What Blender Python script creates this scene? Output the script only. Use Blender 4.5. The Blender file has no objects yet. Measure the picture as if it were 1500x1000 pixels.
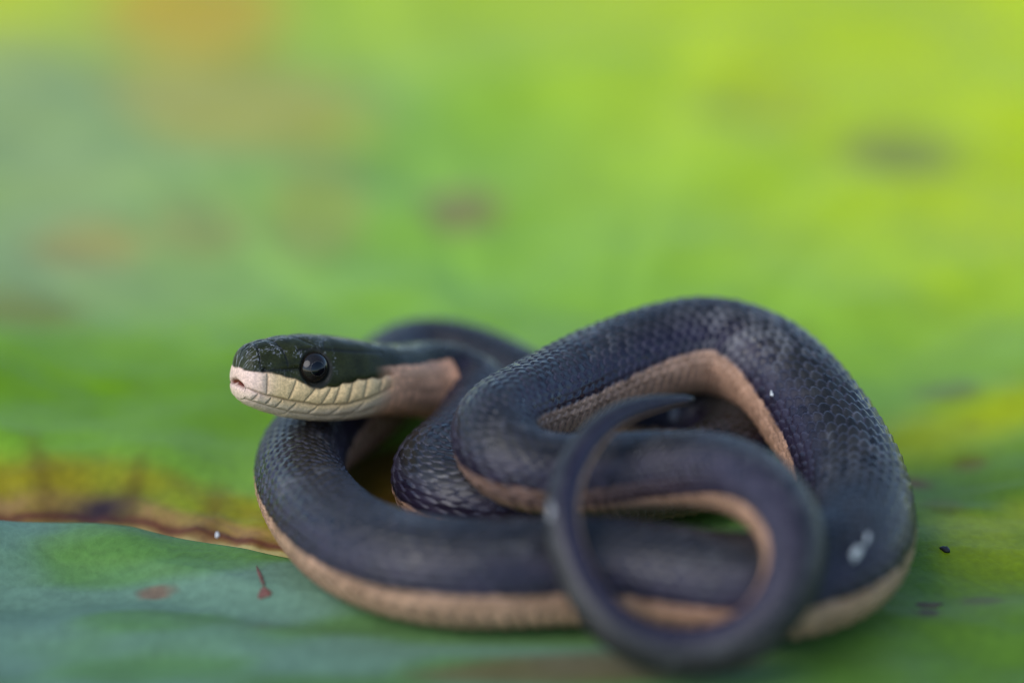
import bpy, math
import numpy as np

# ------------------------------------------------------------------ scene, camera, light
# one unit is one centimetre: the snake's body is about as thick as a finger
scn = bpy.context.scene
scn.unit_settings.system = 'METRIC'
scn.unit_settings.scale_length = 0.01

cam_d = bpy.data.cameras.new('camera')
cam = bpy.data.objects.new('camera', cam_d)
scn.collection.objects.link(cam)
cam.location = (0.0, -28.85, 14.02)
cam.rotation_euler = (math.radians(90 - 22), 0, 0)
cam_d.lens = 100
cam_d.sensor_width = 36
cam_d.clip_start = 0.5
cam_d.clip_end = 60000
cam_d.dof.use_dof = True
cam_d.dof.focus_distance = 31.75
cam_d.dof.aperture_fstop = 0.1 / 2.0
scn.camera = cam

SUN_EL, SUN_AZ = math.radians(42), math.radians(-128)      # azimuth from +Y (away from the camera), clockwise
world = bpy.data.worlds.new('World')
scn.world = world
world.use_nodes = True
wn = world.node_tree.nodes; wl = world.node_tree.links
sky = wn.new('ShaderNodeTexSky')
sky.sky_type = 'NISHITA'
sky.sun_disc = False
sky.sun_elevation = SUN_EL
sky.sun_rotation = SUN_AZ
sky.air_density = 1.0
sky.dust_density = 0.6
sky.ozone_density = 3.5
wl.new(sky.outputs[0], wn['Background'].inputs[0])
wn['Background'].inputs[1].default_value = 0.15

sun_d = bpy.data.lights.new('sun', 'SUN')
sun_d.energy = 1.1
sun_d.angle = math.radians(45)
sun_d.color = (1.0, 0.95, 0.90)
sun = bpy.data.objects.new('sun', sun_d)
scn.collection.objects.link(sun)
sun.rotation_euler = (math.radians(90) - SUN_EL, 0, -SUN_AZ + math.pi)
sun.location = (0, 0, 60)

scn.view_settings.view_transform = 'Standard'
scn.view_settings.look = 'None'
scn.view_settings.exposure = 0.9
scn.view_settings.gamma = 1.0
scn.view_settings.use_curve_mapping = False
scn.cycles.use_denoising = True
scn.cycles.max_bounces = 5
scn.cycles.filter_width = 1.1

rng = np.random.default_rng(11)
R = math.radians

# ------------------------------------------------------------------ helpers
def link(o, parent=None):
    scn.collection.objects.link(o)
    if parent is not None:
        o.parent = parent
    return o

def tag(o, label=None, cat=None, group=None, kind=None):
    if label: o['label'] = label
    if cat: o['category'] = cat
    if group: o['group'] = group
    if kind: o['kind'] = kind
    return o

def mesh_np(name, co, quads, tris=None, smooth=True):
    """A mesh from numpy arrays: coordinates, quads and optional triangles."""
    me = bpy.data.meshes.new(name)
    nt = 0 if tris is None else len(tris)
    me.vertices.add(len(co))
    me.vertices.foreach_set('co', np.asarray(co, np.float32).ravel())
    idx = quads.ravel() if nt == 0 else np.concatenate([quads.ravel(), tris.ravel()])
    me.loops.add(len(idx))
    me.loops.foreach_set('vertex_index', idx.astype(np.int32))
    starts = np.arange(len(quads)) * 4
    if nt:
        starts = np.concatenate([starts, len(quads) * 4 + np.arange(nt) * 3])
    me.polygons.add(len(quads) + nt)
    me.polygons.foreach_set('loop_start', starts.astype(np.int32))
    me.update(calc_edges=True)
    me.polygons.foreach_set('use_smooth', np.full(len(quads) + nt, smooth))
    me.validate()
    return me

def add_color(me, name, col):
    a = me.attributes.new(name, 'FLOAT_COLOR', 'POINT')
    c = np.ones((len(me.vertices), 4), np.float32)
    c[:, :3] = col
    a.data.foreach_set('color', c.ravel())

def add_float(me, name, val):
    a = me.attributes.new(name, 'FLOAT', 'POINT')
    a.data.foreach_set('value', np.asarray(val, np.float32).ravel())

def sstep(a, b, x):
    t = np.clip((x - a) / (b - a), 0, 1)
    return t * t * (3 - 2 * t)

def hash2(i, j, k=0):
    h = np.sin(i * 127.1 + j * 311.7 + k * 74.7) * 43758.5453
    return h - np.floor(h)

def vnoise(x, y, k=0):
    xi, yi = np.floor(x), np.floor(y)
    fx, fy = x - xi, y - yi
    fx = fx * fx * fx * (fx * (fx * 6 - 15) + 10); fy = fy * fy * fy * (fy * (fy * 6 - 15) + 10)
    a, b = hash2(xi, yi, k), hash2(xi + 1, yi, k)
    c, d = hash2(xi, yi + 1, k), hash2(xi + 1, yi + 1, k)
    return (a * (1 - fx) + b * fx) * (1 - fy) + (c * (1 - fx) + d * fx) * fy

def fbm(x, y, k=0, n=4):
    s, a, t = 0, 1.0, 0
    for o in range(n):
        s = s + a * vnoise(x * 2 ** o + 17.3 * o, y * 2 ** o - 9.1 * o, k + o); t += a; a *= 0.5
    return s / t

def S(r, g, b):
    """sRGB 0..255 to linear."""
    c = np.array([r, g, b], float) / 255
    return np.where(c <= 0.04045, c / 12.92, ((c + 0.055) / 1.055) ** 2.4)

def lerp3(c, d, m):
    return c * (1 - m[:, None]) + d * m[:, None]

def material(name):
    m = bpy.data.materials.new(name)
    m.use_nodes = True
    nt = m.node_tree
    return m, nt.nodes, nt.links, nt.nodes['Principled BSDF']

def simple(name, col, rough=0.6, noise=0.25, scale=20):
    m, n, l, b = material(name)
    tx = n.new('ShaderNodeTexNoise'); tx.inputs['Scale'].default_value = scale
    tc = n.new('ShaderNodeTexCoord'); l.new(tc.outputs['Object'], tx.inputs['Vector'])
    r = n.new('ShaderNodeValToRGB')
    r.color_ramp.elements[0].position = 0.3; r.color_ramp.elements[1].position = 0.7
    c = np.array(col)
    r.color_ramp.elements[0].color = (*(c * (1 - noise)), 1); r.color_ramp.elements[1].color = (*np.clip(c * (1 + noise), 0, 1), 1)
    l.new(tx.outputs['Fac'], r.inputs['Fac']); l.new(r.outputs['Color'], b.inputs['Base Color'])
    bp = n.new('ShaderNodeBump'); bp.inputs['Strength'].default_value = 0.4; bp.inputs['Distance'].default_value = 0.02
    l.new(tx.outputs['Fac'], bp.inputs['Height']); l.new(bp.outputs['Normal'], b.inputs['Normal'])
    b.inputs['Roughness'].default_value = rough
    return m

# ------------------------------------------------------------------ water under the pad
def build_water():
    m, n, l, b = material('pond_water')
    b.inputs['Base Color'].default_value = (0.012, 0.02, 0.012, 1)
    b.inputs['Roughness'].default_value = 0.06
    tc = n.new('ShaderNodeTexCoord')
    tx = n.new('ShaderNodeTexNoise'); tx.inputs['Scale'].default_value = 0.12; tx.inputs['Detail'].default_value = 3
    l.new(tc.outputs['Object'], tx.inputs['Vector'])
    bp = n.new('ShaderNodeBump'); bp.inputs['Strength'].default_value = 0.15; bp.inputs['Distance'].default_value = 0.6
    l.new(tx.outputs['Fac'], bp.inputs['Height']); l.new(bp.outputs['Normal'], b.inputs['Normal'])
    # rings of quads growing outwards to the horizon
    rr = np.array([0.5, 8, 20, 45, 90, 200, 500, 1500, 5000, 15000, 25000.0]); N = 64
    th = np.arange(N) / N * 2 * math.pi
    co = np.array([[r * math.cos(t), r * math.sin(t), -1.6] for r in rr for t in th])
    q = np.array([[i * N + j, i * N + (j + 1) % N, (i + 1) * N + (j + 1) % N, (i + 1) * N + j] for i in range(len(rr) - 1) for j in range(N)])
    q = q[:, ::-1].copy()
    c0 = len(co); co = np.vstack([co, [[0, 0, -1.6]]])
    t = np.array([[c0, j, (j + 1) % N] for j in range(N)])
    me = mesh_np('water', co, q, t)
    me.materials.append(m)
    o = link(bpy.data.objects.new('water', me))
    tag(o, kind='structure')
build_water()

# ------------------------------------------------------------------ the lily pad
LC = np.array([0.5, 0.55])          # where the stalk meets the blade
LR = 36.0

def leaf_edge(r):
    """Angle by which the near lobe's edge at the notch bows towards the camera."""
    off = np.interp(r, [0, 1.0, 2.0, 2.9, 3.7, 4.8, 6.5, 9, 14, 40], [0, 0.25, 0.78, 1.15, 0.82, 0.36, 0.06, 0.0, -0.3, -1.5])
    off = off + 0.03 * np.sin(r * 3.1) * sstep(1.5, 3, r)
    return off / np.maximum(r, 0.35)

def build_pad():
    NR, NT = 240, 760
    i = np.arange(1, NR + 1) / NR
    rad = LR * (0.12 * i + 0.88 * i ** 2.1)
    u = np.linspace(0, 1, NT)
    u = u + 0.0                                               # finer at both edges of the notch
    w = 0.5 - 0.5 * np.cos(np.pi * u); u = 0.72 * u + 0.28 * w
    rr = np.repeat(rad[:, None], NT, 1)
    e = leaf_edge(rr)
    t0 = -math.pi + e
    tuck = 0.45 / np.maximum(rr, 1.2)
    t1 = math.pi + e + tuck
    th = t0 + (t1 - t0) * u[None, :]
    # wavy rim
    rimw = 1 + 0.03 * np.sin(5 * th) + 0.02 * np.sin(11 * th + 2)
    rr2 = rr * (1 + (rimw - 1) * (rr / LR) ** 2)
    x = LC[0] + rr2 * np.cos(th); y = LC[1] + rr2 * np.sin(th)
    x, y = x.ravel(), y.ravel(); r = rr.ravel(); tt = th.ravel()
    dn = ((th - t0) * rr).ravel()                             # distance from the near lobe's edge
    df = ((t1 - th) * rr).ravel()                             # distance from the far lobe's edge
    near = np.broadcast_to(u[None, :] < 0.5, rr.shape).ravel()
    # height: gentle swells, flatter under the snake, a raised lip on the near lobe, a sunken torn edge on the far one
    flat = sstep(2.8, 6.5, np.hypot(x - 0.4, y - 0.2))
    z = -0.02 + (fbm(x * 0.22, y * 0.22, 3, 3) - 0.5) * (0.12 + 0.75 * flat)
    z += (fbm(x * 0.62, y * 1.1, 9, 3) - 0.5) * (0.03 + 0.20 * flat)
    z += 0.0016 * np.maximum(y - 5, 0) ** 1.7                 # far side lifts slowly
    z += 0.16 * np.exp(-((y - 3.3 - 0.6 * (x - 4.5)) / 0.7) ** 2) * sstep(3.9, 5.5, x)
    lobes = sstep(2.2, 3.6, r)
    z += np.where(near, (0.10 * np.exp(-(dn / 0.75) ** 2) - 0.06 * np.exp(-(dn / 0.12) ** 2)) * lobes, 0)
    z += np.where(near & (x < -1.2), (0.16 * np.sin(dn * 3.0 + 0.8 * np.sin(x * 1.1)) * np.exp(-dn / 3.2)) * sstep(2.6, 4.0, r), 0)
    crumple = (fbm(x * 2.6, y * 2.6, 21, 3) - 0.5)
    z += np.where(~near, (-0.24 * np.exp(-(df / 0.95) ** 2) + 0.26 * crumple * np.exp(-(df / 1.5) ** 2)) * lobes, 0)
    z += np.where(~near, 0.30 * np.exp(-((df - 2.1) / 0.8) ** 2) * sstep(3.2, 5, r), 0)
    # shallow grooves over the main veins
    nv = 22
    ph = (tt * nv / (2 * math.pi)) % 1.0
    dv = np.minimum(ph, 1 - ph) * r * 2 * math.pi / nv
    vein = np.exp(-(dv / (0.10 + 0.006 * r)) ** 2) * sstep(5.5, 8, r)
    z -= 0.05 * vein
    # keep below the snake
    under = 1 - sstep(3.3, 4.8, np.hypot((x - 0.5) / 1.15, y + 0.3))
    z = z * (1 - under) + np.minimum(z, -0.01 + 0.0 * z) * under
    co = np.stack([x, y, z], 1)

    # ---------------- pigment
    k = PADGAIN
    g_mid = S(138, 182, 52) * k; g_yel = S(194, 210, 0) * k; g_glau = S(158, 168, 112) * k
    g_deep = S(92, 124, 10) * k; g_front = S(102, 140, 80) * k; g_blue = S(114, 146, 120) * k
    col = np.repeat(g_mid[None, :], len(x), 0)
    n1 = fbm(x * 0.14 + 3, y * 0.09 + 1, 31, 3); n2 = fbm(x * 0.5, y * 0.33, 37, 4); n3 = fbm(x * 1.7, y * 1.7, 41, 4)
    # yellow-green on the far right, grey-green bloom on the left
    col = lerp3(col, g_yel, np.clip(sstep(-2, 9, x + 0.28 * (y - 10)) * sstep(3, 12, y) * (0.55 + 0.9 * n2), 0, 1))
    col = lerp3(col, g_glau, np.clip(sstep(-0.5, -7, x - 0.10 * (y - 10)) * sstep(4.5, 9, y) * sstep(24, 17, y) * (0.35 + 0.75 * n1), 0, 1))
    col = lerp3(col, S(215, 210, 40) * k, sstep(16, 22, y) * sstep(-4, -10, x) * 0.9)
    col = lerp3(col, S(190, 205, 20) * k, sstep(15, 24, y) * 0.6)
    # the band of deeper green in the middle distance, brighter again behind
    band = np.exp(-((y - 4.0) / 1.9) ** 2) * sstep(0, -3, x)
    col = lerp3(col, S(118, 162, 0) * k, np.clip(band * 1.1, 0, 1))
    # right flank: deeper green with yellow patches
    rt = sstep(3.0, 4.2, x) * sstep(4.6, 1.2, y)
    col = lerp3(col, g_deep, rt * 0.9)
    yb = rt * np.clip(sstep(0.42, 0.66, fbm(x * 0.55 + 8, y * 0.45, 51, 3)) * 1.2, 0, 1) * sstep(-1.5, 0.6, y)
    col = lerp3(col, S(150, 165, 0) * k, yb)
    yb2 = np.exp(-((y - 2.7 - 0.55 * (x - 4.5)) / 0.65) ** 2) * sstep(3.6, 4.4, x)
    col = lerp3(col, S(186, 196, 6) * k, yb2 * 0.95)
    # near side: blue-green waxy bloom in drifting bands
    fr = sstep(1.2, -1.2, y) * (1 - sstep(2.6, 4.2, x))
    fr = np.where(near, np.maximum(fr, sstep(0.2, -1.0, x)), fr * 0)
    col = lerp3(col, g_front, fr)
    bl = sstep(0.42, 0.62, fbm(x * 0.28 + 2, y * 0.95 + 5, 61, 3))
    col = lerp3(col, g_blue, fr * bl * 0.9)
    gr = sstep(0.50, 0.66, fbm(x * 0.30 + 12, y * 0.85 + 1, 67, 3))
    col = lerp3(col, S(92, 138, 46) * k, fr * gr * 0.65)
    fr2 = sstep(-1.0, -2.6, y) * sstep(1.8, 3.5, x)
    col = lerp3(col, S(92, 130, 34) * k, fr2 * 0.9)
    # veins a little paler
    col = lerp3(col, col * 1.18 + 0.01, vein * 0.35 * (y > 3))
    # the decayed edge of the far lobe: beige, brown line, tan, yellow with brown streaks
    dec = np.where(near, 0, 1.0) * sstep(1.2, 1.9, r) * (x < 0.5)
    d2 = (df - 0.45) * 1.6 + (n3 - 0.5) * 0.35 + (n2 - .5) * .5
    col = lerp3(col, S(156, 140, 8) * k, dec * sstep(2.6, 1.75, d2) * (0.45 + 0.55 * sstep(0.3, 0.6, n2)))
    col = lerp3(col, S(172, 134, 74) * k, dec * sstep(1.45, 1.05, d2) * (0.6 + 0.4 * sstep(.35, .6, n3)))
    col = lerp3(col, S(112, 62, 40) * k, dec * np.exp(-((d2 - 0.74) / 0.13) ** 2) * 0.95)
    col = lerp3(col, S(205, 190, 120) * k, dec * sstep(0.62, 0.5, d2) * sstep(-6, -3.6, x) * 0.9)
    col = lerp3(col, S(178, 180, 50) * k, dec * sstep(0.36, 0.2, d2) * 0.9)
    streak = 0
    for (sx, wd, top) in ((-5.45, 0.17, 2.7), (-4.40, 0.12, 2.5), (-3.45, 0.18, 2.3), (-6.4, 0.12, 2.1)):
        lean = (0.30 if sx < -5 else -0.06)
        streak = np.maximum(streak, np.exp(-((x - sx + lean * (df - 1.3)) / (wd * (1.2 - 0.25 * df))) ** 2) * sstep(top, top - 0.9, df) * sstep(0.5, 0.9, df))
    col = lerp3(col, S(95, 60, 12) * k, dec * np.clip(streak, 0, 1) * 0.5)
    blot = np.exp(-(((x + 4.75) / 0.42) ** 2 + ((y - 0.95) / 0.22) ** 2))
    col = lerp3(col, S(52, 34, 46) * k, dec * blot)
    # brown and reddish blotches, age spots
    def spot(px, py, sx, sy, c, a=1.0, rot=0.0, kk=0):
        nonlocal col
        ca, sa = math.cos(rot), math.sin(rot)
        dx, dy = x - px, y - py
        q = ((ca * dx + sa * dy) / sx) ** 2 + ((-sa * dx + ca * dy) / sy) ** 2
        q = q * (0.7 + 0.6 * fbm(x * 1.3 / max(sx, .3), y * 1.3 / max(sy, .3), 70 + kk, 2))
        col = lerp3(col, S(*c) * k, a * sstep(1.5, 0.35, q))
    spot(5.97, 13.2, 0.95, 1.15, (104, 96, 60), 0.6, 0, 1)
    spot(-0.75, 11.5, 0.62, 1.05, (140, 104, 72), 0.7, 0, 2)
    spot(-5.8, 22.0, 1.7, 3.0, (226, 160, 36), 0.6, 0, 3)
    spot(-4.5, 16.4, 2.0, 3.4, (208, 172, 54), 0.48, 0.4, 4)
    spot(-6.2, 10.0, 0.85, 0.8, (182, 142, 74), 0.45, 0, 5)
    spot(-4.6, 10.6, 0.8, 0.9, (165, 140, 75), 0.4, 0, 6)
    spot(-2.9, 11.3, 0.7, 1.8, (165, 150, 70), 0.45, 0, 7)
    spot(4.1, 15.6, 1.1, 1.5, (150, 150, 40), 0.35, 0, 8)
    spot(-6.7, 7.0, 0.9, 1.0, (140, 130, 30), 0.6, 0, 9)
    spot(5.5, 4.3, 0.42, 0.42, (110, 112, 66), 0.6, 0.4, 10)
    spot(4.62, 1.75, 0.34, 0.22, (120, 62, 30), 0.8, 0, 11)
    spot(5.5, 2.3, 0.2, 0.2, (120, 90, 30), 0.6, 0, 12)
    spot(5.0, 1.0, 0.25, 0.25, (110, 110, 10), 0.6, 0, 13)
    spot(4.46, -1.66, 0.15, 0.10, (70, 40, 26), 0.95, 0, 14)
    spot(5.1, -1.3, 0.25, 0.15, (92, 80, 48), 0.6, 0, 15)
    spot(-3.9, -1.0, 0.2, 0.12, (140, 92, 70), 0.7, 0, 16)
    spot(0.7, -3.1, 1.6, 0.35, (116, 92, 62), 0.75, 0.05, 17)
    spot(-1.4, 1.7, 0.7, 0.9, (112, 70, 8), 0.9, 0, 18)
    for s in range(36):
        a, b = rng.uniform(-9, 9), rng.uniform(-3.6, 9)
        w = rng.uniform(0.03, 0.10)
        spot(a, b, w * rng.uniform(1, 2), w, (110, 92, 40), rng.uniform(0.25, 0.7), rng.uniform(0, 3), 20 + s)
    col *= (0.88 + 0.24 * n3)[:, None] * (1 + 0.22 * sstep(4, 9, y))[:, None]

    idx = np.arange(NR * NT).reshape(NR, NT)
    q = np.stack([idx[:-1, :-1], idx[1:, :-1], idx[1:, 1:], idx[:-1, 1:]], -1).reshape(-1, 4)
    c0 = len(co)
    co = np.vstack([co, [[LC[0], LC[1], -0.06]]])
    col = np.vstack([col, [g_mid]])
    t = np.stack([np.full(NT - 1, c0), idx[0, :-1], idx[0, 1:]], 1)
    me = mesh_np('blade', co, q, t)
    add_color(me, 'pigment', col)

    m, n, l, b = material('lily_leaf')
    at = n.new('ShaderNodeAttribute'); at.attribute_name = 'pigment'
    tc = n.new('ShaderNodeTexCoord')
    vo = n.new('ShaderNodeTexVoronoi'); vo.feature = 'DISTANCE_TO_EDGE'; vo.inputs['Scale'].default_value = 5.0
    nz = n.new('ShaderNodeTexNoise'); nz.inputs['Scale'].default_value = 9.0; nz.inputs['Detail'].default_value = 6
    l.new(tc.outputs['Object'], vo.inputs['Vector']); l.new(tc.outputs['Object'], nz.inputs['Vector'])
    mr = n.new('ShaderNodeMapRange'); mr.inputs['From Max'].default_value = 0.08; mr.inputs['To Min'].default_value = 1.05; mr.inputs['To Max'].default_value = 0.99
    l.new(vo.outputs['Distance'], mr.inputs['Value'])
    mr2 = n.new('ShaderNodeMapRange'); mr2.inputs['From Min'].default_value = 0.3; mr2.inputs['From Max'].default_value = 0.7
    mr2.inputs['To Min'].default_value = 0.85; mr2.inputs['To Max'].default_value = 1.12
    l.new(nz.outputs['Fac'], mr2.inputs['Value'])
    mu = n.new('ShaderNodeMath'); mu.operation = 'MULTIPLY'
    l.new(mr.outputs[0], mu.inputs[0]); l.new(mr2.outputs[0], mu.inputs[1])
    vm = n.new('ShaderNodeVectorMath'); vm.operation = 'SCALE'
    l.new(at.outputs['Color'], vm.inputs[0]); l.new(mu.outputs[0], vm.inputs['Scale'])
    l.new(vm.outputs[0], b.inputs['Base Color'])
    b.inputs['Roughness'].default_value = 0.55
    b.inputs['Specular IOR Level'].default_value = 0.22
    bp = n.new('ShaderNodeBump'); bp.inputs['Strength'].default_value = 0.35; bp.inputs['Distance'].default_value = 0.03
    l.new(nz.outputs['Fac'], bp.inputs['Height'])
    l.new(bp.outputs['Normal'], b.inputs['Normal'])
    tr = n.new('ShaderNodeBsdfTranslucent')
    l.new(vm.outputs[0], tr.inputs['Color'])
    mx = n.new('ShaderNodeMixShader'); mx.inputs[0].default_value = 0.12
    l.new(b.outputs[0], mx.inputs[1]); l.new(tr.outputs[0], mx.inputs[2])
    l.new(mx.outputs[0], n['Material Output'].inputs['Surface'])
    me.materials.append(m)

    root = link(bpy.data.objects.new('lily_pad', None))
    root.location = (0, 0, 0)
    tag(root, 'large green lily pad with brown decayed edge under the coiled snake', 'leaf')
    o = link(bpy.data.objects.new('blade', me), root)
    so = o.modifiers.new('thickness', 'SOLIDIFY'); so.thickness = 0.05; so.offset = -1
    # the stalk below the blade
    N, K = 14, 10
    cs = []
    for a in range(K):
        f = a / (K - 1)
        for b_ in range(N):
            th_ = b_ / N * 2 * math.pi
            rs = 0.55 + 0.35 * (1 - f) ** 4
            cs.append((LC[0] + 1.2 * f * f + rs * math.cos(th_), LC[1] + 1.5 * f * f + rs * math.sin(th_), -0.12 - 14 * f))
    qs = np.array([[a * N + b_, (a + 1) * N + b_, (a + 1) * N + (b_ + 1) % N, a * N + (b_ + 1) % N] for a in range(K - 1) for b_ in range(N)])
    ms = mesh_np('stalk', np.array(cs), qs)
    ms.materials.append(simple('leaf_stalk', (0.10, 0.14, 0.04), 0.5))
    link(bpy.data.objects.new('stalk', ms), root)

    def height(px, py):
        m_ = (np.hypot(x - px, y - py))
        return float(z[np.argmin(m_)])
    return height

PADGAIN = 0.80
pad_z = build_pad()

# ------------------------------------------------------------------ the snake
# centre line from the snout to the tail tip: x, y, z, radius, direction of the back
PATH = np.array([
    (-3.104, 0.512, 1.645, 0.300, 0.000, 0.182, 0.983),
    (-2.515, 0.881, 1.516, 0.400, 0.000, 0.182, 0.983),
    (-1.957, 1.231, 1.394, 0.420, 0.000, 0.182, 0.983),
    (-1.505, 1.584, 1.254, 0.420, 0.000, 0.327, 0.945),
    (-1.166, 2.039, 1.046, 0.450, 0.049, 0.591, 0.805),
    (-0.772, 2.356, 0.895, 0.460, 0.151, 0.591, 0.792),
    (-0.455, 2.310, 0.782, 0.460, 0.316, 0.306, 0.898),
    (-0.345, 1.852, 0.715, 0.460, 0.302, 0.059, 0.952),
    (-0.459, 1.298, 0.680, 0.470, 0.099, -0.079, 0.992),
    (-0.708, 0.696, 0.657, 0.480, -0.099, -0.079, 0.992),
    (-0.900, 0.360, 0.620, 0.490, -0.199, -0.034, 0.979),
    (-0.780, -0.060, 0.550, 0.490, -0.101, -0.034, 0.994),
    (-0.380, -0.300, 0.490, 0.480, 0.000, 0.000, 1.000),
    (0.150, -0.220, 0.470, 0.470, 0.000, 0.000, 1.000),
    (0.750, 0.050, 0.470, 0.470, 0.000, 0.000, 1.000),
    (1.315, 0.428, 0.456, 0.470, 0.000, 0.000, 1.000),
    (1.945, 0.629, 0.466, 0.480, 0.000, 0.000, 1.000),
    (2.458, 1.081, 0.466, 0.480, 0.000, 0.000, 1.000),
    (2.655, 1.621, 0.475, 0.490, 0.000, 0.000, 1.000),
    (2.432, 2.118, 0.485, 0.500, 0.000, 0.000, 1.000),
    (1.633, 2.383, 0.485, 0.500, 0.000, 0.000, 1.000),
    (0.782, 2.676, 0.466, 0.480, 0.000, 0.000, 1.000),
    (0.084, 3.249, 0.456, 0.470, 0.000, 0.000, 1.000),
    (-0.467, 3.836, 0.475, 0.490, 0.000, 0.000, 1.000),
    (-1.042, 4.056, 0.495, 0.510, 0.000, 0.000, 1.000),
    (-1.572, 3.263, 0.504, 0.520, 0.000, 0.625, 0.780),
    (-1.991, 2.197, 0.495, 0.510, 0.000, 0.625, 0.780),
    (-2.349, 1.462, 0.485, 0.500, 0.000, 0.280, 0.960),
    (-2.431, 0.698, 0.485, 0.500, 0.000, 0.000, 1.000),
    (-2.147, -0.464, 0.504, 0.520, 0.000, 0.000, 1.000),
    (-1.492, -1.590, 0.533, 0.550, 0.000, 0.000, 1.000),
    (-0.502, -2.065, 0.553, 0.570, 0.000, 0.000, 1.000),
    (0.647, -1.985, 0.553, 0.570, 0.000, 0.000, 1.000),
    (1.785, -2.204, 0.543, 0.560, 0.000, 0.000, 1.000),
    (2.628, -2.370, 0.548, 0.565, 0.000, 0.000, 1.000),
    (3.322, -2.040, 0.572, 0.590, 0.000, 0.000, 1.000),
    (3.766, -0.958, 0.592, 0.610, 0.000, 0.000, 1.000),
    (3.690, 0.225, 0.828, 0.610, 0.197, 0.024, 0.980),
    (3.385, 1.144, 1.099, 0.590, 0.151, 0.125, 0.981),
    (2.988, 1.825, 1.317, 0.580, 0.051, 0.228, 0.972),
    (2.368, 2.146, 1.445, 0.570, 0.000, 0.229, 0.974),
    (1.554, 1.867, 1.421, 0.550, -0.051, 0.228, 0.972),
    (0.743, 1.194, 1.358, 0.530, -0.101, 0.126, 0.987),
    (0.137, 0.349, 1.400, 0.500, -0.251, 0.013, 0.968),
    (-0.224, -0.352, 1.401, 0.470, -0.304, -0.053, 0.951),
    (0.052, -0.853, 1.228, 0.450, -0.101, -0.034, 0.994),
    (0.663, -0.929, 1.174, 0.430, 0.000, 0.000, 1.000),
    (1.469, -1.001, 1.263, 0.420, 0.000, 0.078, 0.997),
    (2.239, -1.464, 1.452, 0.400, 0.304, -0.053, 0.951),
    (2.752, -2.230, 1.423, 0.360, 0.744, -0.228, 0.627),
    (2.873, -2.957, 1.094, 0.295, 0.800, -0.556, 0.225),
    (2.473, -3.408, 0.592, 0.260, 0.416, -0.909, -0.026),
    (1.719, -3.463, 0.374, 0.238, 0.000, -0.999, -0.034),
    (1.032, -3.346, 0.583, 0.215, -0.518, -0.847, 0.118),
    (0.680, -2.964, 0.943, 0.195, -0.848, -0.491, 0.199),
    (0.504, -2.517, 1.381, 0.180, -0.862, -0.470, 0.190),
    (0.639, -1.884, 1.746, 0.162, -0.814, -0.291, 0.502),
    (0.972, -1.358, 1.981, 0.138, -0.507, -0.091, 0.857),
    (1.459, -0.915, 2.010, 0.100, 0.000, 0.024, 1.000),
    (1.967, -0.617, 1.946, 0.035, 0.100, 0.024, 0.995),
])

def spline(A, n):
    L = np.r_[0, np.cumsum(np.linalg.norm(np.diff(A[:, :3], axis=0), axis=1))]
    h = np.diff(L); N = len(L)
    M = np.zeros((N, N)); Q = np.zeros((N, A.shape[1])); M[0, 0] = M[-1, -1] = 1
    for i in range(1, N - 1):
        M[i, i - 1] = h[i - 1]; M[i, i] = 2 * (h[i - 1] + h[i]); M[i, i + 1] = h[i]
        Q[i] = 6 * ((A[i + 1] - A[i]) / h[i] - (A[i] - A[i - 1]) / h[i - 1])
    K = np.linalg.solve(M, Q)
    t = np.linspace(0, L[-1], n); i = np.clip(np.searchsorted(L, t, 'right') - 1, 0, N - 2)
    a = (L[i + 1] - t) / h[i]; b = (t - L[i]) / h[i]; hh = h[i]
    return a[:, None] * A[i] + b[:, None] * A[i + 1] + (((a ** 3 - a) * hh ** 2)[:, None] * K[i] + ((b ** 3 - b) * hh ** 2)[:, None] * K[i + 1]) / 6

HEAD = 2.05          # length of the head
NA = 248             # points around
COLW = R(10.0)       # width of one scale row as an angle
ROWL = 0.275         # length of one scale, in radii

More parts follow.
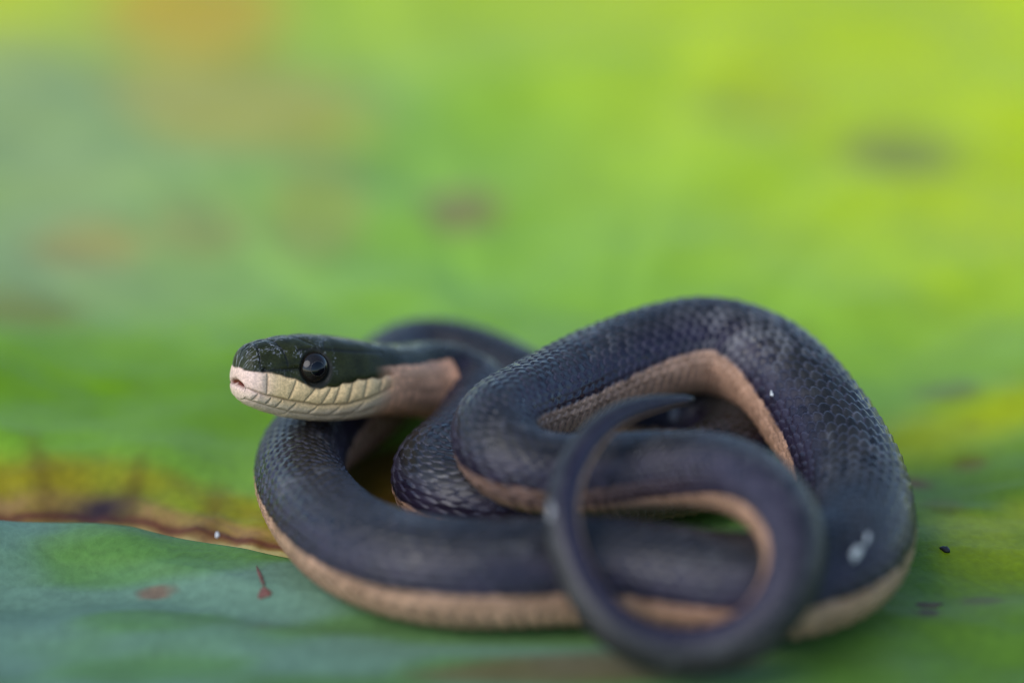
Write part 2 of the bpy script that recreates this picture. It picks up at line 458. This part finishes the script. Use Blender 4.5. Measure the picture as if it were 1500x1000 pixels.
def build_snake():
    D = spline(PATH, 6000)
    # soften the tightest bends
    ds = 46.0 / 6000
    kr = np.exp(-0.5 * (np.arange(-90, 91) * ds / 0.24) ** 2); kr /= kr.sum()
    Dp = np.vstack([2 * D[0] - D[90:0:-1], D, 2 * D[-1] - D[-2:-92:-1]])
    Ds = np.stack([np.convolve(Dp[:, c], kr, 'valid') for c in range(D.shape[1])], 1)
    Ds[:, 3] = np.maximum(Ds[:, 3], 0.02)
    X = Ds[:, :3]; s = np.r_[0, np.cumsum(np.linalg.norm(np.diff(X, axis=0), axis=1))]
    T = np.gradient(X, s, axis=0); T /= np.linalg.norm(T, axis=1)[:, None]
    rad = Ds[:, 3].copy()
    tip = s[-1] - s
    rad *= np.clip(tip / 0.10, 0, 1) ** 0.5
    rad = np.maximum(rad, 0.004)
    q = np.r_[0, np.cumsum(np.diff(s) / (ROWL * 0.5 * (np.maximum(rad, .08)[1:] + np.maximum(rad, .08)[:-1])))]
    qh = np.interp(HEAD, s, q)
    # stations: dense on the snout, then even in scale rows
    uu = np.linspace(0, 1, 300)
    sh = HEAD * (0.35 * uu ** 3 + 0.65 * uu ** 1.3)
    nb = int((q[-1] - qh) * 8)
    sb = np.interp(np.linspace(qh, q[-1], nb)[1:], q, s)
    st = np.r_[sh, sb]; NS = len(st)
    C = np.stack([np.interp(st, s, X[:, c]) for c in range(3)], 1)
    Tt = np.stack([np.interp(st, s, T[:, c]) for c in range(3)], 1); Tt /= np.linalg.norm(Tt, axis=1)[:, None]
    Up = np.stack([np.interp(st, s, Ds[:, 4 + c]) for c in range(3)], 1)
    Up -= (Up * Tt).sum(1)[:, None] * Tt; Up /= np.linalg.norm(Up, axis=1)[:, None]
    Lf = np.cross(Up, -Tt)                                  # the snake's own left
    rb = np.interp(st, s, rad); qs = np.interp(st, s, q)

    # head profile
    tk = [0, .012, .035, .08, .16, .30, .55, .85, 1.15, 1.45, 1.75, 2.05, 2.5, 3.0]
    hw = [0, .110, .190, .262, .312, .345, .395, .450, .485, .480, .440, .425, .43, .45]
    ht = [0, .185, .295, .390, .450, .485, .525, .540, .520, .480, .435, .415, .43, .45]
    hb = [0, .090, .140, .190, .240, .300, .375, .425, .445, .440, .420, .415, .43, .45]
    mix = sstep(2.0, 3.0, st)
    w = np.interp(st, tk, hw) * (1 - mix) + rb * mix
    a_t = np.interp(st, tk, ht) * (1 - mix) + rb * mix
    a_b = np.interp(st, tk, hb) * (1 - mix) + rb * 0.95 * mix
    kk = np.exp(-0.5 * (np.arange(-6, 7) / 2.5) ** 2); kk /= kk.sum()
    for v in (w, a_t, a_b):
        pad = np.r_[np.full(6, v[0]), v, np.full(6, v[-1])]
        v[8:] = np.convolve(pad, kk, 'valid')[8:]
    nn = 2.28 + (2.06 - 2.28) * sstep(1.4, 2.6, st)

    phi = (np.arange(NA) / NA) * 2 * math.pi - math.pi + math.pi / NA     # 0 = back, +-pi = belly, + = left
    F = phi[None, :] * np.ones((NS, 1)); U = st[:, None] * np.ones((1, NA)); Q = qs[:, None] * np.ones((1, NA))
    sf, cf = np.sin(F), np.cos(F)
    rr = (np.abs(sf) ** nn[:, None] + np.abs(cf) ** nn[:, None]) ** (-1 / nn[:, None])
    ly = sf * rr * w[:, None]
    lz = cf * rr * np.where(cf > 0, a_t[:, None], a_b[:, None])
    # flattened belly where it lies on the leaf
    bodyw = sstep(2.2, 3.2, U)

    # ---------------- scales: shingled, staggered, keeled
    P = F / COLW
    wob = fbm(Q * 0.16, F * 1.1, 101, 3) - 0.5
    P = P + 0.9 * wob * sstep(R(125), R(60), np.abs(F)) + 0.18 * (fbm(Q * 0.9, F * 4.0, 103, 2) - 0.5)
    Qb = Q
    Q = Q + 0.5 * (fbm(Q * 0.45 + 5, F * 2.2, 107, 3) - 0.5)
    AF = np.abs(F)
    best = np.full(F.shape, -1.0); edge = np.ones(F.shape); rid = np.zeros(F.shape); ccol = np.zeros(F.shape)
    tailfine = 1.0
    c0 = np.round(P)
    for dc in (-1, 0, 1):
        c = c0 + dc
        stag = 0.5 * (np.abs(c) % 2)
        k0 = np.round(Q - stag)
        for dk in (-1, 0, 1):
            k = k0 + dk
            a = Q - (k + stag); b = P - c
            hwid = 0.74 * (1 - 0.28 * np.clip(a, 0, 1))      # narrower behind
            e = np.abs(b / hwid) ** 1.7 + np.abs(a / 0.80) ** 1.9
            ok = e < 1
            h = (0.45 + 0.62 * a) * (1 - e ** 4) + 0.07 * np.exp(-(b / 0.12) ** 2) * sstep(1, 0.6, e)
            h = h + 0.14 * (hash2(k, c, 5) - 0.5) + 0.35 * (hash2(k, c, 6) - 0.5) * b + 0.2 * (hash2(k, c, 8) - 0.5) * a
            h = np.where(ok, h, -1)
            win = h > best
            best = np.where(win, h, best); edge = np.where(win, e, edge)
            rid = np.where(win, hash2(k, c, 1), rid); ccol = np.where(win, c, ccol)
    best = np.maximum(best, -0.05)
    # belly plates across the underside
    vq = Qb + 0.9 * np.cos(F)
    vf = vq - np.floor(vq)
    vh = 0.05 + 0.95 * vf ** 1.3 - 1.0 * sstep(0.84, 1.0, vf)
    isv = sstep(R(103), R(107), AF)
    hgt = best * (1 - isv) + vh * isv
    edge_v = np.maximum(sstep(0.8, 1.0, vf), 0)
    amp = rb[:, None] * 0.064 * bodyw * (0.75 + 0.25 * sstep(0.2, 0.4, rb))[:, None]
    disp = hgt * amp

    # ---------------- head plates
    hd = 1 - sstep(1.75, 2.3, U)
    AY = np.abs(ly)
    def iz(t, z): return np.interp(U, t, z)
    zm = iz([0, .06, .2, .45, .85, 1.2, 1.5, 1.8], [-.01, -.02, -.075, -.135, -.205, -.185, -.115, -.04])     # mouth line
    zt = iz([0, .06, .3, .5, .7, .85, 1.05, 1.3, 1.6, 1.9, 2.2], [.19, .185, .175, .125, .06, .01, .03, .10, .10, .09, .06])   # top of the upper lip plates
    zl = iz([0, .1, .3, .6, 1.0, 1.4, 1.8], [-.13, -.16, -.22, -.30, -.35, -.32, -.24])                    # foot of the lower lip plates
    zt = zt + 0.035 * (fbm(U * 7, F * 3, 111, 2) - 0.5) - 0.018 * np.abs(np.sin(U * 17.0)) * sstep(.3, .5, U)
    zm = zm + 0.012 * (fbm(U * 6 + 3, F, 113, 2) - 0.5)
    seam = np.full(F.shape, 9.0)
    def sd(d, on, sc=1.0):
        nonlocal seam
        seam = np.minimum(seam, np.where(on, np.abs(d) * sc, 9.0))
    side = U < 1.95
    sd(lz - zm, (U < 1.75) & (U > .03), 0.62)
    sd(lz - zt, (U < 1.75))
    sd(lz - zl, (U < 1.6) & (U > .05) & (AF > R(85)))
    up = (lz > zm) & (lz < zt) & (AF > R(40))
    for t_, ln in ((.235, .0), (.49, .08), (.67, .16), (.88, .12), (1.03, .06), (1.19, .05), (1.37, .05), (1.57, .06)):
        sd(U - t_ - ln * (lz - zm) / 0.25, up & side)
    lo = (lz < zm) & (lz > zl)
    for t_, ln in ((.15, .05), (.30, .05), (.43, .06), (.60, .07), (.86, .1), (1.14, .1), (1.42, .1)):
        sd(U - t_ - ln * (lz - zm) / 0.15, lo & side)
    ch = (lz < zl)
    sd(ly, ch & (U < 1.5) & (U > .1))
    for t_ in (.45, .8, 1.15):
        sd(U - t_ - 0.35 * AY, ch & side)
    topm = lz > zt
    for t_, ln in ((.20, -.05), (.36, .12), (.62, .25), (1.10, -.2)):
        sd(U - t_ - ln * AY / 0.35, topm & (AF < R(62)) & side)
    sd(ly, topm & (U < .60)); sd(ly, topm & (U > 1.12) & (U < 1.8))
    sd(AF - R(42), topm & (U > .6) & (U < 1.7), 0.30)
    sd(AF - R(66), topm & (U > .22) & (U < .68), 0.30)
    groove = np.exp(-(seam / 0.012) ** 2) * hd * sstep(0.0, 0.06, U)
    mouth = np.exp(-((lz - zm) / 0.012) ** 2) * (U < 1.7) * (U > .03) * hd
    # pillowy plates
    disp = disp * (1 - hd) + hd * (-0.010 * groove * np.where(lz > zt, 0.45, 1.0) + 0.010 * sstep(0, 0.07, seam) * np.where(lz > zt, 0.4, 1.0) - 0.008 * mouth)
    # eye socket, brow, cheek, snout notch
    te, fe = 0.80, R(66)
    de = np.hypot((U - te), (AF - fe) * 0.44)
    disp += hd * (-0.065 * sstep(0.20, 0.11, de))
    disp += hd * 0.026 * np.exp(-(((U - te) / 0.22) ** 2 + ((AF - R(40)) * 0.44 / 0.055) ** 2))
    disp += hd * 0.0 * np.exp(-((de - 0.205) / 0.03) ** 2)
    disp += hd * 0.03 * np.exp(-(((U - 1.45) / 0.3) ** 2 + ((lz + 0.1) / 0.18) ** 2)) * (AF > R(50))
    disp -= hd * 0.03 * np.exp(-(((U - 0.55) / 0.17) ** 2 + ((lz - 0.19) / 0.07) ** 2)) * (AF > R(30))
    notch = np.exp(-((ly / 0.150) ** 4 + ((lz - (-.010 + .03 * (1 - (ly / .15) ** 2))) / 0.030) ** 2)) * (U < 0.16) 
    nost = np.exp(-(((U - 0.205) / 0.030) ** 2 + ((lz - 0.205) / 0.024) ** 2)) * (AF > R(20)) * (U < .4)
    # outward direction of each section
    gx = np.sign(sf) * np.abs(sf) ** (nn[:, None] - 1) / np.maximum(w[:, None], .01)
    gz = np.sign(cf) * np.abs(cf) ** (nn[:, None] - 1) / np.maximum(np.where(cf > 0, a_t[:, None], a_b[:, None]), .01)
    gl = np.hypot(gx, gz) + 1e-9; gx /= gl; gz /= gl
    front = sstep(0.16, 0.0, U)
    co = C[:, None, :] + Lf[:, None, :] * (ly + gx * disp)[..., None] + Up[:, None, :] * (lz + gz * disp)[..., None]
    co = co + Tt[:, None, :] * (0.05 * notch + 0.0 * front)[..., None]
    co = co - (Lf[:, None, :] * (gx * nost * 0.03)[..., None] + Up[:, None, :] * (gz * nost * 0.03)[..., None])
    # settle on the leaf
    zf = co[..., 2]
    co[..., 2] = np.where(zf < 0.05, 0.05 - (0.05 - zf) * 0.55, zf)

    # ---------------- pigment, with reflected sky and leaf tints painted in
    shp = (NS * NA,)
    dark = np.array([0.0105, 0.0085, 0.0165]); pale = np.array([0.43, 0.247, 0.152])
    fl = lambda v: np.broadcast_to(v, F.shape).reshape(shp)
    dorsal = np.array([0.0140, 0.0122, 0.0090]); flank = np.array([0.0155, 0.0110, 0.0220])  # leaf reflection painted into the back, blue skylight into the flanks
    col = np.repeat(dark[None, :], NS * NA, 0)
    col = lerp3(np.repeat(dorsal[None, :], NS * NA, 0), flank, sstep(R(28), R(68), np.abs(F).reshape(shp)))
    rid_, edge_, U_, AF_, Q_ = fl(rid), fl(edge), fl(U), fl(AF), fl(Q)
    col = col * (0.70 + 0.65 * rid_)[:, None]
    col = lerp3(col, np.array([0.060, 0.055, 0.072]), sstep(0.45, 0.8, edge_) * 0.8 * (0.4 + 0.6 * rid_) * sstep(2.2, 3, U_))
    gap = sstep(-0.02, -0.05, fl(best)) * sstep(2.2, 3, U_)
    col = lerp3(col, np.array([0.006, 0.005, 0.005]), gap * 0.85)
    # pale flecks on single scales, paler mottling on the back, strongest on the arch
    fleck = (hash2(np.floor(rid_ * 9999), 3.0) > 0.93) * sstep(R(75), R(20), AF_)
    col = lerp3(col, np.array([0.20, 0.19, 0.17]), fleck * 0.06 * fl(bodyw))
    pale_mottle = sstep(0.56, 0.74, fbm(Q_ * 0.22, fl(F) * 1.6, 85, 3)) * sstep(0.35, 0.8, hash2(np.floor(rid_ * 9999), 7.0)) * sstep(R(85), R(35), AF_)
    col = lerp3(col, np.array([0.22, 0.21, 0.20]), np.clip(pale_mottle * 0.34 + 0.9 * np.exp(-((fl(co[..., 0]) - 2.95) ** 2 / 0.5 + (fl(co[..., 1]) - 1.6) ** 2 / 0.5 + (fl(co[..., 2]) - 1.85) ** 2 / 0.12)) * sstep(0.35, 0.9, hash2(np.floor(rid_ * 9999), 9.0)), 0, 0.6) * fl(bodyw) * (0.25 + 0.75 * sstep(0.2, 0.8, edge_)))
    # pale belly and lower flank, ragged along the scale rows
    jag = 0.35 * np.abs(fl(ccol)) * COLW + 0.65 * AF_ + (rid_ - 0.5) * R(2)
    bel0 = R(85.5) - R(25) * sstep(3.05, 2.75, U_) + R(22) * sstep(2.80, 3.25, U_) * sstep(5.2, 4.0, U_)
    pale_n = sstep(4.6, 3.4, U_)
    bel = sstep(bel0, bel0 + R(4), np.where(AF_ < R(120), jag, AF_))
    tailk = sstep(14.0, 7.5, s[-1] - U_)                      # the stripe narrows on the tail
    bel = np.where(tailk > 0, bel * (1 - tailk) + tailk * sstep(R(112), R(120), np.where(AF_ < R(120), jag, AF_)), bel)
    pv = pale * 1.0
    colb = np.repeat(pv[None, :], NS * NA, 0) * (0.80 + 0.35 * rid_)[:, None]
    colb = lerp3(colb, pale * 0.35, np.where(AF_ < R(105), sstep(0.5, 0.95, edge_) * 0.8, fl(edge_v) * 0.8))
    nsp = fbm(Q_ * 0.35, AF_ * 7, 81, 3)
    colb = colb * (0.72 + 0.55 * nsp)[:, None]
    colb = lerp3(colb, colb * np.array([1.60, 1.40, 1.25]), pale_n)
    col = lerp3(col, colb, bel)
    # head colours
    hd_ = fl(hd); lz_, zt_, zm_ = fl(lz), fl(zt), fl(zm)
    cream = np.array([0.74, 0.50, 0.235]); top = np.array([0.021, 0.023, 0.006])  # crown olive has the green reflected from the leaf painted in
    nh = fbm(U_ * 9, AF_ * 5, 91, 4)
    hc = np.repeat(top[None, :], NS * NA, 0) * (0.6 + 0.9 * nh)[:, None]
    flake = sstep(0.52, 0.80, fbm(U_ * 46, AF_ * 30, 95, 4)) * sstep(0.40, 0.62, fbm(U_ * 8, AF_ * 5, 97, 2)) * sstep(R(85), R(40), AF_) * (U_ < 1.05)
    hc = lerp3(hc, np.array([0.26, 0.26, 0.27]), flake * 0.75)
    pl = np.repeat(cream[None, :], NS * NA, 0) * (0.86 + 0.28 * nh)[:, None]
    pl = lerp3(pl, np.array([0.72, 0.50, 0.42]), sstep(0.42, 0.05, U_) * 0.8)
    pl = lerp3(pl, np.array([0.62, 0.47, 0.33]), sstep(0.0, -0.10, lz_ - zm_) * 0.7)
    lowm = sstep(0.010, -0.010, lz_ - zt_)
    hc = lerp3(hc, pl, lowm)
    hc = lerp3(hc, np.array([0.16, 0.09, 0.045]), fl(groove) * lowm * 0.45)
    hc = lerp3(hc, np.array([0.010, 0.010, 0.008]), fl(groove) * (1 - lowm) * 0.8)
    hc = lerp3(hc, np.array([0.05, 0.022, 0.012]), fl(mouth) * 0.25)
    hc = lerp3(hc, np.array([0.10, 0.018, 0.006]), np.clip(fl(notch) * 1.3, 0, 1))
    hc = lerp3(hc, np.array([0.006, 0.006, 0.006]), np.clip(fl(nost), 0, 1))
    hc = lerp3(hc, np.array([0.018, 0.016, 0.010]), sstep(0.215, 0.17, fl(de)))
    col = lerp3(col, np.array([0.013, 0.014, 0.0045]), (1 - bel) * (1 - sstep(2.3, 3.4, U_)))  # nape darkened and greened, leaf reflection put into its colour
    hmix = 1 - sstep(1.50, 1.85, U_)
    col = lerp3(col, hc, hmix)

    idx = np.arange(NS * NA).reshape(NS, NA); nx = np.roll(idx, -1, 1)
    quads = np.stack([idx[1:-1], idx[2:], nx[2:], nx[1:-1]], -1).reshape(-1, 4)
    # first station collapses to the snout point: start from the second and cap both ends
    V = co.reshape(-1, 3)
    V = np.vstack([V, [C[0]], [C[-1] + Tt[-1] * 0.01]])
    cN = NS * NA
    t1 = np.stack([np.full(NA, cN), idx[1], nx[1]], 1)
    t2 = np.stack([np.full(NA, cN + 1), nx[-1], idx[-1]], 1)
    V[idx[0]] = C[0]
    use = np.r_[np.arange(NA, NS * NA), cN, cN + 1]
    V2 = V[use]
    sh_ = lambda a_: np.where(a_ >= cN, a_ - NA, a_ - NA)
    me = mesh_np('body', V2, sh_(quads)[:, ::-1].copy(), np.vstack([sh_(t1), sh_(t2)])[:, ::-1].copy())
    cc = np.vstack([col, [pl[NA]], [dark]])[use]
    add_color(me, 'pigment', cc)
    add_float(me, 'head', np.r_[1 - sstep(2.8, 4.2, U_), 1, 0][use])
    add_float(me, 'scale_tone', np.r_[rid_, 0.5, 0.5][use])

    m, n, l, b = material('snake_skin')
    at = n.new('ShaderNodeAttribute'); at.attribute_name = 'pigment'
    ar = n.new('ShaderNodeAttribute'); ar.attribute_name = 'scale_tone'
    tc = n.new('ShaderNodeTexCoord')
    nz = n.new('ShaderNodeTexNoise'); nz.inputs['Scale'].default_value = 38; nz.inputs['Detail'].default_value = 5
    l.new(tc.outputs['Object'], nz.inputs['Vector'])
    mr = n.new('ShaderNodeMapRange'); mr.inputs['From Min'].default_value = 0.3; mr.inputs['From Max'].default_value = 0.7
    mr.inputs['To Min'].default_value = 0.78; mr.inputs['To Max'].default_value = 1.2
    l.new(nz.outputs['Fac'], mr.inputs['Value'])
    vm = n.new('ShaderNodeVectorMath'); vm.operation = 'SCALE'
    l.new(at.outputs['Color'], vm.inputs[0]); l.new(mr.outputs[0], vm.inputs['Scale'])
    l.new(vm.outputs[0], b.inputs['Base Color'])
    rr_ = n.new('ShaderNodeMapRange'); rr_.inputs['To Min'].default_value = 0.25; rr_.inputs['To Max'].default_value = 0.48
    l.new(ar.outputs['Fac'], rr_.inputs['Value'])
    l.new(rr_.outputs[0], b.inputs['Roughness'])
    b.inputs['Specular IOR Level'].default_value = 0.5
    ah = n.new('ShaderNodeAttribute'); ah.attribute_name = 'head'
    sp = n.new('ShaderNodeMapRange'); sp.inputs['To Min'].default_value = 0.31; sp.inputs['To Max'].default_value = 0.16
    l.new(ah.outputs['Fac'], sp.inputs['Value']); l.new(sp.outputs[0], b.inputs['Specular IOR Level'])
    bp = n.new('ShaderNodeBump'); bp.inputs['Strength'].default_value = 0.25; bp.inputs['Distance'].default_value = 0.008
    l.new(nz.outputs['Fac'], bp.inputs['Height']); l.new(bp.outputs['Normal'], b.inputs['Normal'])
    me.materials.append(m)

    root = link(bpy.data.objects.new('snake', None))
    root.location = (0.5, 0.0, 0.0)
    tag(root, 'small dark slate snake with tan belly stripe coiled on the lily pad', 'snake')
    body = link(bpy.data.objects.new('body', me), root)
    body.location = (-0.5, 0, 0)

    # ---------------- eyes
    i = int(np.argmin(np.abs(st - te)))
    eyem, n, l, b = material('eye_dark'); b.inputs['Specular IOR Level'].default_value = 0.32
    tc = n.new('ShaderNodeTexCoord'); nz = n.new('ShaderNodeTexNoise'); nz.inputs['Scale'].default_value = 60
    l.new(tc.outputs['Object'], nz.inputs['Vector'])
    rp = n.new('ShaderNodeValToRGB'); rp.color_ramp.elements[0].color = (0.006, 0.005, 0.004, 1); rp.color_ramp.elements[1].color = (0.020, 0.014, 0.009, 1)
    l.new(nz.outputs['Fac'], rp.inputs['Fac']); l.new(rp.outputs['Color'], b.inputs['Base Color'])
    b.inputs['Roughness'].default_value = 0.04
    pupm, n, l, b = material('pupil_black'); b.inputs['Specular IOR Level'].default_value = 0.32
    b.inputs['Base Color'].default_value = (0.002, 0.002, 0.003, 1); b.inputs['Roughness'].default_value = 0.04
    irm = simple('iris_rim', (0.025, 0.02, 0.014), 0.2, 0.3, 80)
    for sg in (1, -1):
        nr = (abs(math.sin(fe)) ** nn[i] + abs(math.cos(fe)) ** nn[i]) ** (-1 / nn[i])
        off_y = sg * math.sin(fe) * nr * w[i]; off_z = math.cos(fe) * nr * a_t[i]
        on = np.array([sg * abs(math.sin(fe)) ** (nn[i] - 1) / w[i], abs(math.cos(fe)) ** (nn[i] - 1) / a_t[i]]); on /= np.hypot(*on)
        axis = Lf[i] * on[0] * 0.97 + Up[i] * on[1] * 0.45 - Tt[i] * 0.16
        axis /= np.linalg.norm(axis)
        er = 0.19
        cen = C[i] + Lf[i] * off_y + Up[i] * off_z - axis * er * 0.69
        fwd = -Tt[i]
        ex = fwd - axis * (fwd @ axis); ex /= np.linalg.norm(ex); ey = np.cross(axis, ex)
        def dome(r0, a0, a1, rings, lift=0.0, seg=40):
            vs, qd = [], []
            for a in range(rings + 1):
                al = a0 + (a1 - a0) * a / rings
                for b_ in range(seg):
                    th_ = b_ / seg * 2 * math.pi
                    vs.append(axis * math.cos(al) * (r0 + lift) + (ex * math.cos(th_) + ey * math.sin(th_)) * math.sin(al) * (r0 + lift))
            for a in range(rings):
                for b_ in range(seg):
                    qd.append([a * seg + b_, (a + 1) * seg + b_, (a + 1) * seg + (b_ + 1) % seg, a * seg + (b_ + 1) % seg])
            return np.array(vs), np.array(qd)
        vs, qd = dome(er, 0.02, 2.2, 22)
        top_ = len(vs); vs = np.vstack([vs, axis[None] * er]); tr_ = np.array([[top_, b_, (b_ + 1) % 40] for b_ in range(40)])
        me_ = mesh_np('eye', vs, qd, tr_); me_.materials.append(eyem)
        eo = link(bpy.data.objects.new('eye', me_), root); eo.location = tuple(cen - np.array([0.5, 0, 0]))
        vs, qd = dome(er, 0.02, 0.42, 10, 0.0015)
        top_ = len(vs); vs = np.vstack([vs, axis[None] * (er + .0015)]); tr_ = np.array([[top_, b_, (b_ + 1) % 40] for b_ in range(40)])
        me_ = mesh_np('pupil', vs, qd, tr_); me_.materials.append(pupm); link(bpy.data.objects.new('pupil', me_), eo)
        vs, qd = dome(er, 0.43, 0.465, 3, 0.001)
        me_ = mesh_np('iris_rim', vs, qd); me_.materials.append(irm); link(bpy.data.objects.new('iris_rim', me_), eo)
    return dict(st=st, C=C, Up=Up, Lf=Lf, rb=rb)
SN = build_snake()

# ------------------------------------------------------------------ crumbs and flakes
def chip(name, loc, size, mat, label, cat, seed, normal=(0, 0, 1), group=None, spin=0.0):
    """An irregular little lump, flattened along its normal."""
    g = np.random.default_rng(seed)
    seg, rings = 12, 6
    nrm = np.array(normal, float); nrm /= np.linalg.norm(nrm)
    ax = np.cross([0, 0.3, 1.0], nrm) if abs(nrm[2]) < 0.95 else np.array([1.0, 0, 0]); ax -= nrm * (ax @ nrm); ax /= np.linalg.norm(ax)
    ay = np.cross(nrm, ax)
    ax, ay = ax * math.cos(spin) + ay * math.sin(spin), -ax * math.sin(spin) + ay * math.cos(spin)
    jit = 1 + 0.35 * g.standard_normal(seg)
    jit = np.clip((jit + np.roll(jit, 1)) / 2, 0.55, 1.5)
    vs, qd = [], []
    for a in range(1, rings):
        al = math.pi * a / rings
        for b_ in range(seg):
            th_ = b_ / seg * 2 * math.pi
            p = ax * math.cos(th_) * math.sin(al) * size[0] * jit[b_] + ay * math.sin(th_) * math.sin(al) * size[1] * jit[b_] + nrm * math.cos(al) * size[2] * (1 + 0.2 * g.standard_normal())
            vs.append(p)
    for a in range(rings - 2):
        for b_ in range(seg):
            qd.append([a * seg + b_, (a + 1) * seg + b_, (a + 1) * seg + (b_ + 1) % seg, a * seg + (b_ + 1) % seg])
    t0 = len(vs); vs += [nrm * size[2], -nrm * size[2]]
    tr = [[t0, b_, (b_ + 1) % seg] for b_ in range(seg)] + [[t0 + 1, (rings - 2) * seg + (b_ + 1) % seg, (rings - 2) * seg + b_] for b_ in range(seg)]
    me = mesh_np(name, np.array(vs), np.array(qd), np.array(tr)); me.materials.append(mat)
    o = link(bpy.data.objects.new(name, me)); o.location = loc
    return tag(o, label, cat, group)

white = simple('chalky_white', (0.50, 0.50, 0.46), 0.75, 0.3, 30)
grey = simple('dry_skin_grey', (0.20, 0.19, 0.19), 0.75, 0.4, 25)
black = simple('dark_crumb', (0.012, 0.010, 0.008), 0.6)
rust = simple('rust_red_fibre', (0.13, 0.045, 0.028), 0.7, 0.5)
brown = simple('brown_fleck', (0.07, 0.04, 0.02), 0.7)
# lying on the snake
chip('white_flake', (3.541, -2.434, 0.974), (0.042, 0.13, 0.012), white, 'chalky white smear on the lower right bend of the snake', 'flake', 1, (0.36, -0.82, 0.44), None, -0.75)
chip('white_flake', (3.696, -2.195, 1.045), (0.025, 0.085, 0.012), white, 'smaller white fleck just above the chalky smear on the right bend', 'flake', 2, (0.5, -0.62, 0.60), None, -0.75)
chip('skin_flake', (0.391, -2.552, 1.529), (0.05, 0.13, 0.010), grey, 'pale dry skin flake on the left side of the tail ring', 'flake', 3, (-0.64, -0.65, 0.40), None, 0.1)
chip('white_flake', (2.937, 0.79, 1.403), (0.020, 0.034, 0.006), white, 'tiny white fleck beside the belly stripe below the high arch', 'flake', 4, (-0.4, -0.75, 0.5), None, 0.3)
chip('skin_flake', (1.910, 1.838, 0.739), (0.05, 0.11, 0.008), grey, 'pale fleck on the dark coil behind the tail tip', 'flake', 14, (-0.1, -0.85, 0.45), None, -0.3)
# lying on the lily pad
chip('dark_crumb', (4.848, -0.226, -0.045), (0.065, 0.05, 0.03), black, 'tiny black crumb on the green leaf right of the snake', 'crumb', 5)
chip('brown_crumb', (4.513, -1.425, -0.125), (0.13, 0.06, 0.012), brown, 'flat brown flake on the leaf at the lower right', 'crumb', 6)
chip('pale_crumb', (-3.349, 0.277, -0.112), (0.028, 0.05, 0.02), white, 'tiny white crumb by the decayed leaf edge left of the snake', 'crumb', 7, (0, -0.5, 0.8), None, 0.3)
chip('red_fibre', (-2.777, -0.879, -0.002), (0.022, 0.26, 0.010), rust, 'thin rust red fibre lying near the left coil', 'fibre', 8, (0, 0, 1), None, 0.25)
chip('red_crumb', (-2.678, -1.298, -0.055), (0.075, 0.09, 0.012), rust, 'rust red crumb on the leaf below the thin red fibre', 'crumb', 9, (-0.21, -0.38, 0.9))
